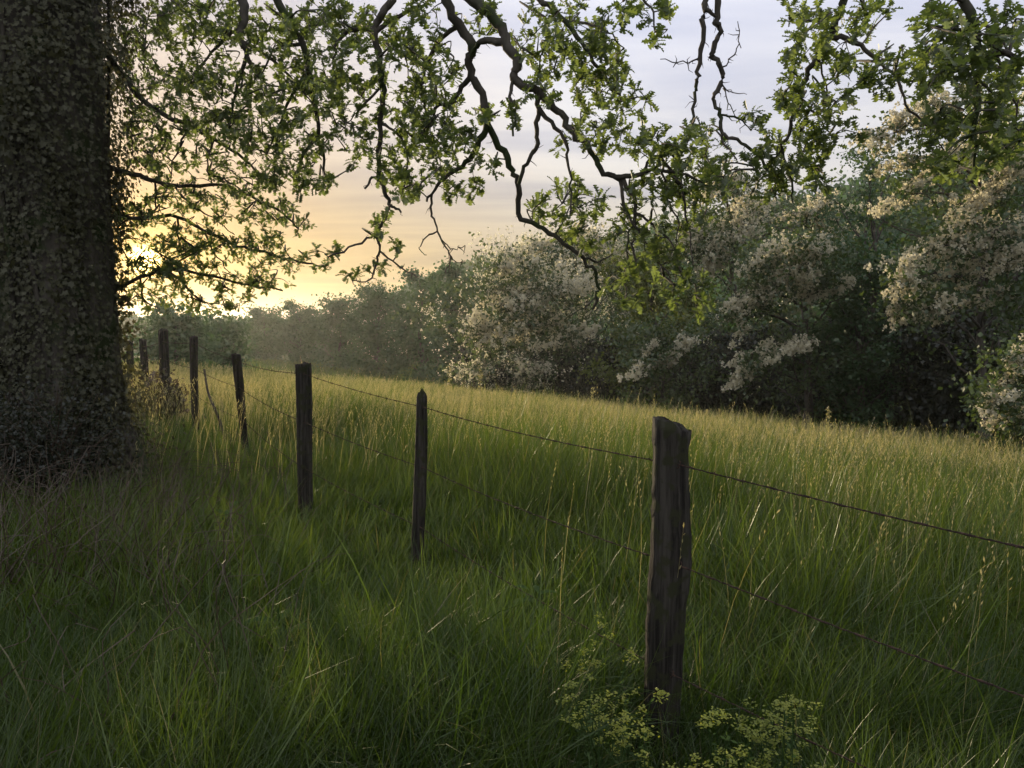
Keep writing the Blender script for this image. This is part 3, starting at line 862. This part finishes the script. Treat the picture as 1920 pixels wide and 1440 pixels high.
# left mass of branches near the trunk (farther away, smaller in the picture)
for (d0, d1, pts, r0, sides_, blobs) in [
    (6.6, 6.4, [(440, -30), (455, 0), (460, 35), (446, 62), (462, 95), (470, 125), (500, 160)], 10,
     [[(446, 62), (415, 80), (380, 120), (350, 170)], [(462, 95), (500, 105), (550, 150), (590, 200)], [(470, 125), (440, 180), (430, 240)]],
     [(345, 50, 60, 60), (420, 40, 56, 46), (420, 150, 56, 50), (350, 150, 46, 50), (520, 160, 66, 56), (430, 235, 50, 40)]),
    (6.4, 6.6, [(510, -30), (530, 20), (560, 70), (580, 130), (590, 200), (600, 270), (610, 330)], 8,
     [[(560, 70), (520, 90), (490, 140)], [(580, 130), (545, 180), (520, 240), (500, 290)], [(600, 250), (570, 290), (555, 340)]],
     [(500, 60, 56, 50), (580, 60, 56, 56), (605, 160, 46, 56), (490, 250, 60, 46), (570, 255, 56, 50), (535, 335, 50, 36), (590, 340, 36, 20), (625, 335, 14, 10)]),
]:
    br = Branch(d0, d1, pts, r0, 2)
    for s in sides_:
        br.side(d0, d1, s, 4, 1.2)
    br.foliage(blobs, dens=2.2, leaf=0.060)
    br.build()
LW = [
    (7.2, 7.6, [(200, 100), (270, 190), (340, 230), (400, 260), (460, 300), (500, 340)], 6, 2.6, [[(340, 230), (330, 290), (320, 340)], [(400, 260), (390, 310), (400, 350)]],
     [(262, 150, 40, 60), (270, 60, 45, 60), (270, 250, 40, 60), (330, 225, 50, 40), (400, 245, 50, 46), (305, 300, 40, 40), (385, 310, 50, 30), (460, 330, 56, 36)]),
    (7.2, 7.8, [(200, 310), (262, 330), (300, 342), (340, 350), (410, 346), (470, 370), (530, 400), (560, 430)], 5, 2.3, [[(340, 350), (365, 390), (400, 410), (440, 440)], [(300, 342), (290, 390), (275, 420)]],
     [(330, 370, 60, 28), (420, 388, 76, 32), (510, 400, 56, 32), (560, 428, 26, 18), (285, 400, 34, 30)]),
    (7.3, 8.2, [(190, 400), (265, 410), (320, 404), (380, 430), (440, 460), (500, 475), (560, 490), (610, 500)], 4, 1.8, [[(380, 430), (400, 470), (430, 510)], [(320, 404), (335, 460), (350, 500)]],
     [(262, 480, 30, 40), (320, 525, 40, 36), (335, 475, 36, 26), (250, 415, 34, 30), (400, 468, 76, 32), (480, 462, 56, 36), (350, 450, 56, 36), (540, 490, 46, 22), (600, 495, 25, 12), (290, 480, 30, 36)]),
    (7.3, 8.2, [(190, 560), (262, 520), (330, 505), (400, 520), (470, 535), (530, 545)], 4, 1.4, [[(330, 505), (350, 540), (380, 565), (440, 575)], [(262, 520), (270, 560), (300, 580)]],
     [(430, 520, 76, 28), (340, 522, 56, 32), (500, 530, 46, 18), (272, 562, 40, 26), (380, 570, 66, 20), (450, 562, 46, 16)]),
]
for (d0, d1, pts, r0, zt, sides_, blobs) in LW:
    br = Branch(d0, d1, pts, r0, 1.5, zt, from_trunk=False)
    # joined to the trunk
    a0 = np.array(br.samples[0]); t0 = np.array([TX + 0.1, TY, a0[2] - 0.1])
    br.mb.tube(np.array([t0, (t0 + a0) / 2 + [0, 0, 0.05], a0]), [0.06, 0.045, r0 / FPX * d0], 6, 0.1)
    for s in sides_:
        br.side(d0, d1, s, 2.2, 0.8)
    br.foliage(blobs, dens=2.5, leaf=0.052, dz=0.6)
    br.build()
for b_ in (A, B, Hb, Ib, Cb, Eb, Fb, Gb):
    b_.build()

# ivy on the trunk
mb = MB()
n = 52000
zi = rng.uniform(0.1, 8.0, n)
ai = rng.uniform(0, 2 * np.pi, n)
rp = np.interp(zi, [p[0] for p in prof], [p[1] for p in prof])
bulge = 0.10 + 0.09 * np.sin(3 * ai + 1.1 * zi) + 0.08 * np.sin(2.3 * zi + ai) + 0.14 * smooth((zi - 2.4) / 1.2)
far_out = (rng.random(n) < 0.22) * rng.exponential(0.15, n) * smooth((zi - 2.2) / 1.4)
rad = rp + far_out + np.abs(rng.normal(0, 1, n)) * np.clip(bulge, 0.07, 1) * 0.9
po = np.stack([TB[0] + rad * np.cos(ai), TB[1] + rad * np.sin(ai), TB[2] + zi], 1)
dr = np.stack([np.cos(ai) * 0.4, np.sin(ai) * 0.4, -np.ones(n)], 1) + 0.6 * unit(n)
nr = np.stack([np.cos(ai), np.sin(ai), np.full(n, 0.4)], 1) + 0.6 * unit(n)
mb.cards(po, dr, nr, rng.uniform(0.018, 0.045, n), IVYV, IVYF)
for k in range(130):                                   # ragged tufts standing off the trunk
    zc, ac = rng.uniform(0.2, 7.0), rng.uniform(0, 2 * np.pi)
    rc = np.interp(zc, [p[0] for p in prof], [p[1] for p in prof]) + rng.uniform(0.02, 0.07) + (0.25 * rng.random()) * float(smooth((zc - 2.0) / 1.4))
    m = 90
    pc = TB + np.array([rc * math.cos(ac), rc * math.sin(ac), zc]) + rng.normal(0, 1, (m, 3)) * np.array([0.07, 0.07, 0.14])
    mb.cards(pc, unit(m) + [0, 0, -0.6], unit(m) + [math.cos(ac), math.sin(ac), .3], rng.uniform(0.03, 0.065, m), IVYV, IVYF)
ivy_root = empty("ivy", TB + [0, 0, 0.2])
tag(ivy_root, "thick dark ivy covering the trunk of the big oak", "climbing plant")
mb.build("foliage", M["ivy"], ivy_root)
mb = MB()
for k in range(9):
    a = k * 0.7 + rng.uniform(-0.2, 0.2)
    zs = np.linspace(0.05, 6.5, 30)
    aa = a + 0.25 * np.sin(zs * 1.1 + k)
    rr = np.interp(zs, [p[0] for p in prof], [p[1] for p in prof]) + 0.03
    mb.tube(np.stack([TB[0] + rr * np.cos(aa), TB[1] + rr * np.sin(aa), TB[2] + zs], 1), np.linspace(0.03, 0.008, 30), 5, 0.2)
mb.build("stem", M["bark"], ivy_root, True)

# ------------------------------------------------------------------ fence posts
POSTS = [
    (2.8, [(1224, 1293, 806), (1226, 1288, 850), (1224, 1290, 930), (1219, 1294, 1060), (1213, 1285, 1130), (1210, 1277, 1250), (1205, 1271, 1400)],
     "nearest fence post, thick weathered wood with a notched mossy top", "notch"),
    (5.0, [(782, 801, 745), (780, 802, 830), (775, 799, 950), (771, 793, 1060)], "slim second fence post with a pointed split top", "point"),
    (6.3, [(554, 583, 683), (556, 585, 760), (557, 585, 850), (559, 586, 950)], "flat-topped square-looking fence post, third from the nearest one", "flat"),
    (9.35, [(434, 451, 665), (440, 457, 720), (447, 461, 780), (455, 467, 850)], "narrow fence post leaning left, fourth from the nearest one", "flat"),
    (11.3, [(356, 371, 632), (357, 371, 700), (360, 374, 785)], "fence post beside the thin leaning stick", "flat"),
    (13.5, [(297, 314, 622), (298, 316, 670), (300, 319, 730)], "round-topped fence post behind the reddish bush", "round"),
    (15.5, [(261, 274, 636), (265, 279, 700)], "slim tilted fence post, second from the ivy trunk", "flat"),
    (17.6, [(236, 249, 640), (239, 252, 700)], "farthest fence post close to the edge of the ivy trunk", "flat"),
]
POST_XY = []
for (d, prof_, lab, kind) in POSTS:
    L0 = [(P((l + r) / 2, y, d), (r - l) / 2 / FPX * d) for (l, r, y) in prof_]
    zt = L0[0][0][2]; c_last = L0[-1][0]
    zg = float(gz(c_last[0], c_last[1]))
    zs = [c[2] for c, _ in L0]; xs = [c[0] for c, _ in L0]; rs = [r for _, r in L0]
    slope = (xs[-1] - xs[0]) / (zs[-1] - zs[0])
    zb = zg - 0.25
    xs.append(xs[-1] + slope * (zb - zs[-1])); zs.append(zb); rs.append(rs[-1])
    root = empty("fence_post", (xs[-1], d, zg)); tag(root, lab, "fence post", "wooden posts of the wire fence")
    N, ns = 46, 18
    an = np.linspace(0, 2 * np.pi, ns, endpoint=False)
    sq = 1 + 0.07 * np.cos(4 * an + 0.5)
    lobes = 1 + 0.05 * np.sin(3 * an + d) + 0.03 * np.sin(7 * an + 2 * d)
    v = []
    zl = np.linspace(zb, zt, N)
    order = np.argsort(zs)
    za, xa, ra = np.array(zs)[order], np.array(xs)[order], np.array(rs)[order]
    for i, z in enumerate(zl):
        cx, rr = np.interp(z, za, xa), np.interp(z, za, ra)
        rr = rr * sq * lobes * (1 + 0.02 * rng.normal(0, 1, ns))
        v.append(np.stack([cx + rr * np.cos(an), d + rr * np.sin(an) * 0.95, np.full(ns, z)], 1))
    r0 = ra[-1]; cx = xa[-1]
    ca = np.cos(an)
    # the weathered top: rings drawn in towards the middle
    def top_h(u, a):
        if kind == "notch":
            return r0 * (0.43 - 0.42 * u * np.cos(a) - 0.16 * u ** 8 + 0.05 * np.sin(3 * a + 1) + 0.03 * np.sin(8 * a))
        if kind == "point":
            return r0 * (1.5 * (1 - u) + 0.35 * np.sin(2 * a + 1))
        if kind == "round":
            return r0 * 0.7 * np.sqrt(np.clip(1 - u * u, 0, 1)) + 0 * a
        return r0 * (0.22 * (1 - u) + 0.12 * np.cos(a + d)) 
    for u in (0.97, 0.88, 0.7, 0.45, 0.2, 0.03):
        hh = top_h(np.full(ns, u), an)
        rr = r0 * u * sq * lobes
        v.append(np.stack([cx + rr * ca, d + rr * np.sin(an) * 0.95, zt + hh + 0.004 * rng.normal(0, 1, ns) * (u > .1)], 1))
    mb = MB(); mb.add(np.array(v), quads_from_rings(len(v), ns))
    mb.build("post", M["post"], root, True)
    POST_XY.append((za, xa, ra, d))
    for y in {2.8: (866, 1050, 1250), 5.0: (762, 874), 6.3: (700, 790)}.get(d, ()):     # rusty staples holding the wires
        z = P(0, y, d)[2]; cx, rr = np.interp(z, za, xa), np.interp(z, za, ra)
        sx, sy = cx + 0.3 * rr, d - rr * 0.96
        sb = MB()
        sb.tube(np.array([[sx + .004, sy + .015, z + .012], [sx + .004, sy - .010, z + .011], [sx, sy - .013, z], [sx - .004, sy - .010, z - .011], [sx - .004, sy + .015, z - .012]]), 0.0022, 6)
        sb.build("staple", M["wire"], root)

# barbed wires along the line, stapled on the camera side of the posts
def wire(label, ys, end_y, extra):
    mb = MB()
    pts = []
    for (za, xa, ra, d), y in zip(POST_XY, ys):
        z = P(0, y, d)[2]
        cx, rr = np.interp(z, za, xa), np.interp(z, za, ra)
        pts.append(np.array([cx + 0.3 * rr, d - rr * 0.98, z]))
    e = P(1920, end_y, 1.78)
    far = e + (e - pts[0]) * 1.5
    pts = [far] + pts
    allp = []
    for a, b in zip(pts[:-1], pts[1:]):
        L = np.linalg.norm(b - a)
        n = max(12, int(L / 0.05))
        for t in np.linspace(0, 1, n, endpoint=False):
            p = a + (b - a) * t; p = p + np.array([0, 0, -0.022 * L / 2.5 * 4 * t * (1 - t)])
            allp.append(p)
    allp.append(pts[-1])
    allp = np.array(allp)
    s = np.concatenate([[0], np.cumsum(np.linalg.norm(np.diff(allp, axis=0), axis=1))])
    ss = np.arange(0, s[-1], 0.012)
    q = np.stack([np.interp(ss, s, allp[:, k]) for k in range(3)], 1)
    q += rng.normal(0, 0.0006, q.shape)
    for ph in (0, math.pi):
        tw = q + 0.0016 * np.stack([np.zeros(len(ss)), np.cos(ss * 160 + ph), np.sin(ss * 160 + ph)], 1)
        mb.tube(tw, 0.0014 * (1 + 0.3 * extra), 5)
    i = 4
    while i < len(q) - 4:
        for _ in range(2):
            v = unit(1)[0]; t = q[i + 1] - q[i - 1]; v -= t * v.dot(t) / t.dot(t); v /= np.linalg.norm(v)
            mb.tube(np.array([q[i] - v * 0.013, q[i], q[i] + v * 0.013]), [0.0004, 0.0013, 0.0004], 4)
        for kk in range(3):
            mb.tube(np.array([q[i + kk - 1] , q[i + kk]]), 0.0034, 5)
        i += int(9 + rng.integers(0, 2))
    w = mb.build("barbed_wire", M["wire"])
    tag(w, label, "wire", "barbed wires of the field fence")


wire("topmost barbed wire, running just under the post tops", [866, 762, 700, 676, 642, 640, 650, 652], 1008, 0.6)
wire("middle barbed wire, crossing the posts at half height", [1050, 874, 790, 726, 690, 672, 670, 668], 1288, 0.2)
wire("lowest thin barbed wire, nearly lost in the tall grass", [1250, 985, 876, 786, 740, 704, 690, 684], 1560, 0.0)

# leaning stick
mb = MB()
q = spline(np.array([P(412, 790, 10.8), P(402, 765, 10.8), P(390, 735, 10.9), P(383, 692, 10.9)]), 4)
zg = float(gz(q[0][0], q[0][1]))
q = np.vstack([[q[0][0] + 0.06, q[0][1], zg - 0.05], q])
mb.tube(q, np.linspace(0.022, 0.014, len(q)), 7, 0.12)
tag(mb.build("leaning_stick", M["bark2"], None, True), "thin crooked stick stuck in the grass beside the fence", "stick")


# ------------------------------------------------------------------ shrubs and herbs at the near verge
def bush(name, label, cat, px, py, d, rx, ry, n, leaf, mat, group=None, zmin=0.05):
    c = P(px, py, d); zg = float(gz(c[0], c[1]))
    root = empty(name, (c[0], c[1], zg)); tag(root, label, cat, group)
    sm, lm = MB(), MB()
    RX, RZ = rx / FPX * d, ry / FPX * d
    k = max(10, n // 60)
    for i in range(k):
        u = unit(1)[0]
        e = np.array([c[0] + u[0] * RX * rng.random() ** .4, c[1] + u[1] * RX * 0.8, c[2] + u[2] * RZ])
        if e[2] < zg + zmin: e[2] = zg + zmin + 0.05
        b = np.array([c[0] + rng.normal(0, 0.08), c[1] + rng.normal(0, 0.08), zg - 0.03])
        q = spline(np.array([b, (b + e) / 2 + [rng.normal(0, .06), rng.normal(0, .06), 0.1], e]), 3)
        sm.tube(q, np.linspace(0.007, 0.002, len(q)), 4)
        m = n // k
        tt = rng.uniform(0.55, 1.05, m)
        pp = b + (e - b) * tt[:, None] + rng.normal(0, 0.06, (m, 3)) * min(1.5, RX * 3)
        lm.cards(pp, unit(m), unit(m) + [0, 0, .6], leaf * rng.uniform(.6, 1.3, m), *DIAMOND)
    sm.build("stem", M["dead"], root); lm.build("foliage", M[mat], root)
    return root


bush("red_bush", "small bush with reddish brown leaves in front of the far fence posts", "bush", 292, 738, 11.8, 54, 44, 2200, 0.07, "red_leaf")
bush("hawthorn_bush", "dark scrubby bush at the foot of the ivy trunk", "bush", 205, 815, 8.6, 55, 50, 2000, 0.05, "ivy")
bush("bramble_bush", "dark bramble bush left of the ivy trunk, at the left frame edge", "bush", -60, 640, 8.2, 150, 300, 6500, 0.09, "ivy")
bush("bramble_bush", "low dark bramble in front of the ivy trunk", "bush", 90, 800, 6.2, 150, 80, 5600, 0.03, "shade_leaf")

# yellow-green flowering herbs at the bottom of the frame
HG = "yellow-green flowering herbs by the nearest post"


def herb(label, px, py, d, h, nst, group=HG):
    c = P(px, py, d); zg = float(gz(c[0], c[1]))
    root = empty("flowering_herb", (c[0], c[1], zg)); tag(root, label, "herb", group)
    sm, lm, fm = MB(), MB(), MB()
    ztop = c[2]
    for i in range(nst):
        az = rng.uniform(0, 2 * np.pi); sp = rng.uniform(0, h * 1.7)
        e = np.array([c[0] + math.cos(az) * sp, c[1] + math.sin(az) * sp, ztop + rng.normal(-0.03, 0.06)])
        b = np.array([c[0] + 0.4 * math.cos(az) * sp, c[1] + 0.4 * math.sin(az) * sp, zg - 0.02])
        q = spline(np.array([b, (b + e) / 2 + rng.normal(0, .02, 3), e]), 3)
        sm.tube(q, np.linspace(0.003, 0.0015, len(q)), 4)
        m = 16
        tt = rng.uniform(0.3, 0.98, m); pp = b + (e - b) * tt[:, None]
        dr = unit(m); dr[:, 2] = dr[:, 2] * 0.4 + 0.2
        lm.cards(pp, dr, unit(m) + [0, 0, 1.2], rng.uniform(0.014, 0.030, m), *DIAMOND, 0.4)
        for u in range(rng.integers(1, 4)):
            pe = e + rng.normal(0, 0.028, 3) * [1, 1, 0.6] + [0, 0, 0.012]
            k = 22
            dr = unit(k); dr[:, 2] *= 0.3
            fm.cards(pe + rng.normal(0, 0.010, (k, 3)) * [1, 1, .5], dr, unit(k) * .4 + [0, 0, 1], rng.uniform(0.006, 0.013, k), *DIAMOND, 1.0)
    sm.build("stem", M["herb"], root); lm.build("leaves", M["herb"], root); fm.build("blossom", M["weed"], root)


for (px, py, d, h, n, lab) in [
    (1150, 1310, 2.45, 0.10, 13, "yellow-green herb cluster hugging the left foot of the nearest post"),
    (1130, 1335, 2.25, 0.09, 14, "yellow-green herb left of the nearest post, low at the frame bottom"),
    (1100, 1235, 2.7, 0.06, 5, "sparse yellow-topped herb a little left of the nearest post"),
    (1195, 1415, 2.2, 0.06, 9, "yellow-green herb at the frame bottom just left of the post foot"),
    (1400, 1365, 2.3, 0.09, 18, "bright yellow-green herb clump right of the nearest post"),
    (1470, 1385, 2.2, 0.08, 14, "yellow-green herb clump, rightmost of those by the nearest post"),
    (1345, 1410, 2.15, 0.06, 8, "yellow-green herb just right of the post foot at the frame bottom"),
]:
    herb(lab, px, py, d, h, n)

def broad_weed(label, px, py, d, nleaf, L):
    c = P(px, py, d); zg = float(gz(c[0], c[1]))
    root = empty("broad_leaf_weed", (c[0], c[1], zg)); tag(root, label, "weed", "broad-leaved weeds in the verge grass")
    lm, sm = MB(), MB()
    tv, tf = [], []
    for i in range(9):
        t = i / 8; w = 0.5 * math.sin(math.pi * min(1, t ** 0.75)) ** 0.8 + 0.02
        a = 1.5 * t
        tv += [(-w, math.sin(a) / 1.5, (1 - math.cos(a)) / 1.5 + 0.10 * w), (0, math.sin(a) / 1.5, (1 - math.cos(a)) / 1.5 - 0.02), (w, math.sin(a) / 1.5, (1 - math.cos(a)) / 1.5 + 0.10 * w)]
    for i in range(8):
        tf += [(3 * i, 3 * i + 1, 3 * i + 4, 3 * i + 3), (3 * i + 1, 3 * i + 2, 3 * i + 5, 3 * i + 4)]
    H = c[2] - zg
    for i in range(nleaf):
        az = 2.4 * i + rng.uniform(-.4, .4); t = (i + 0.5) / nleaf
        b = np.array([c[0] + .02 * math.cos(az), c[1] + .02 * math.sin(az), zg + H * 0.75 * t])
        dr = np.array([[math.cos(az), math.sin(az), 0.9]]); nr = np.array([[math.cos(az), math.sin(az), -1.0]])
        lm.cards(b[None], dr, nr, L * rng.uniform(0.7, 1.15) * (1.1 - 0.5 * t), tv, tf, 0.34)
    sm.tube(np.array([[c[0], c[1], zg - .02], [c[0] + .01, c[1], zg + H * .5], [c[0], c[1] + .01, zg + H * 0.9]]), [0.007, 0.006, 0.003], 5)
    sm.build("stem", M["herb"], root); lm.build("leaves", M["herb"], root)


for (px, py, d, nl, L, lab) in [
    (520, 1130, 3.4, 13, 0.24, "broad-leaved weed in the grass left of the second fence post"),
    (1000, 1060, 4.0, 11, 0.22, "broad-leaved weed between the second and the nearest fence post"),
    (300, 1290, 2.7, 12, 0.22, "broad-leaved weed in the lower left of the verge"),
    (720, 1330, 2.5, 10, 0.19, "broad-leaved weed near the bottom middle of the verge"),
    (430, 930, 5.6, 12, 0.26, "broad-leaved weed at the foot of the flat-topped third post"),
]:
    broad_weed(lab, px, py, d, nl, L)

# dead stems and dry tangle in the shade under the oak
mb = MB()
x, y = scatter(2.6, 8.0, 20, -42, -16); k = keep_off(x, y); x, y = x[k], y[k]
x2, y2 = scatter(4.4, 6.6, 75, -40, -24); k = keep_off(x2, y2); x, y = np.concatenate([x, x2[k]]), np.concatenate([y, y2[k]])
z = gz(x, y)
for i in range(len(x)):
    b = np.array([x[i], y[i], z[i]])
    e = b + np.array([rng.normal(0, 0.22), rng.normal(0, 0.22), rng.uniform(0.25, 0.65)])
    q = spline(np.array([b, (b + e) / 2 + rng.normal(0, 0.05, 3), e, e + [rng.normal(0, .12), rng.normal(0, .12), rng.uniform(-.12, .08)]]), 3)
    mb.tube(q, np.linspace(0.0035, 0.001, len(q)), 3, 0, rng.random())
tag(mb.build("dead_stems", M["dead"]), kind="stuff")


# tall single weeds standing out of the meadow
def dock(label, px, ytop, d):
    t = P(px, ytop, d); zg = float(gz(t[0], t[1]))
    root = empty("tall_weed", (t[0], t[1], zg)); tag(root, label, "weed", "tall weeds standing above the meadow grass")
    sm, lm = MB(), MB()
    h = t[2] - zg
    q = spline(np.array([[t[0], t[1], zg - .02], [t[0] + .02, t[1], zg + h * .5], t]), 5)
    sm.tube(q, np.linspace(0.008, 0.003, len(q)), 5)
    n = 130
    tt = rng.uniform(0.45, 1.0, n)
    pp = np.stack([t[0] + rng.normal(0, .03, n), t[1] + rng.normal(0, .03, n), zg + h * tt], 1)
    lm.cards(pp, unit(n) + [0, 0, .5], unit(n), rng.uniform(0.02, 0.06, n), *DIAMOND, 0.8)
    sm.build("stem", M["dry"], root); lm.build("foliage", M["dry"], root)


for (px, yt, d, lab) in [(1554, 764, 19, "tall brown seeding weed standing alone before the darkest shade"),
                         (900, 690, 20, "tall seeding weed on the skyline of the meadow below the large blossom tree"),
                         (842, 688, 21, "slim seeding weed on the meadow edge left of the large blossom tree"),
                         (1112, 726, 18, "seeding weed on the meadow edge below the yellow-green tree")]:
    dock(lab, px, yt, d)

# ------------------------------------------------------------------ evening haze
mb = MB()
x0, x1, y0, y1, z0, z1 = -2300, 2300, -60, 2500, -40, 44
v = [(x, y, z) for z in (z0, z1) for y in (y0, y1) for x in (x0, x1)]
mb.add(v, [(0, 2, 3, 1), (4, 5, 7, 6), (0, 1, 5, 4), (2, 6, 7, 3), (0, 4, 6, 2), (1, 3, 7, 5)])
hm = bpy.data.materials.new("evening haze"); hm.use_nodes = True
t = hm.node_tree; t.nodes.clear()
pv = nd(t, "ShaderNodeVolumePrincipled")
pv.inputs["Color"].default_value = (0.95, 0.95, 0.95, 1)
pv.inputs["Density"].default_value = 0.00023
pv.inputs["Anisotropy"].default_value = 0.6
o = nd(t, "ShaderNodeOutputMaterial"); t.links.new(pv.outputs[0], o.inputs["Volume"])
hz = mb.build("haze", hm)
tag(hz, kind="stuff")
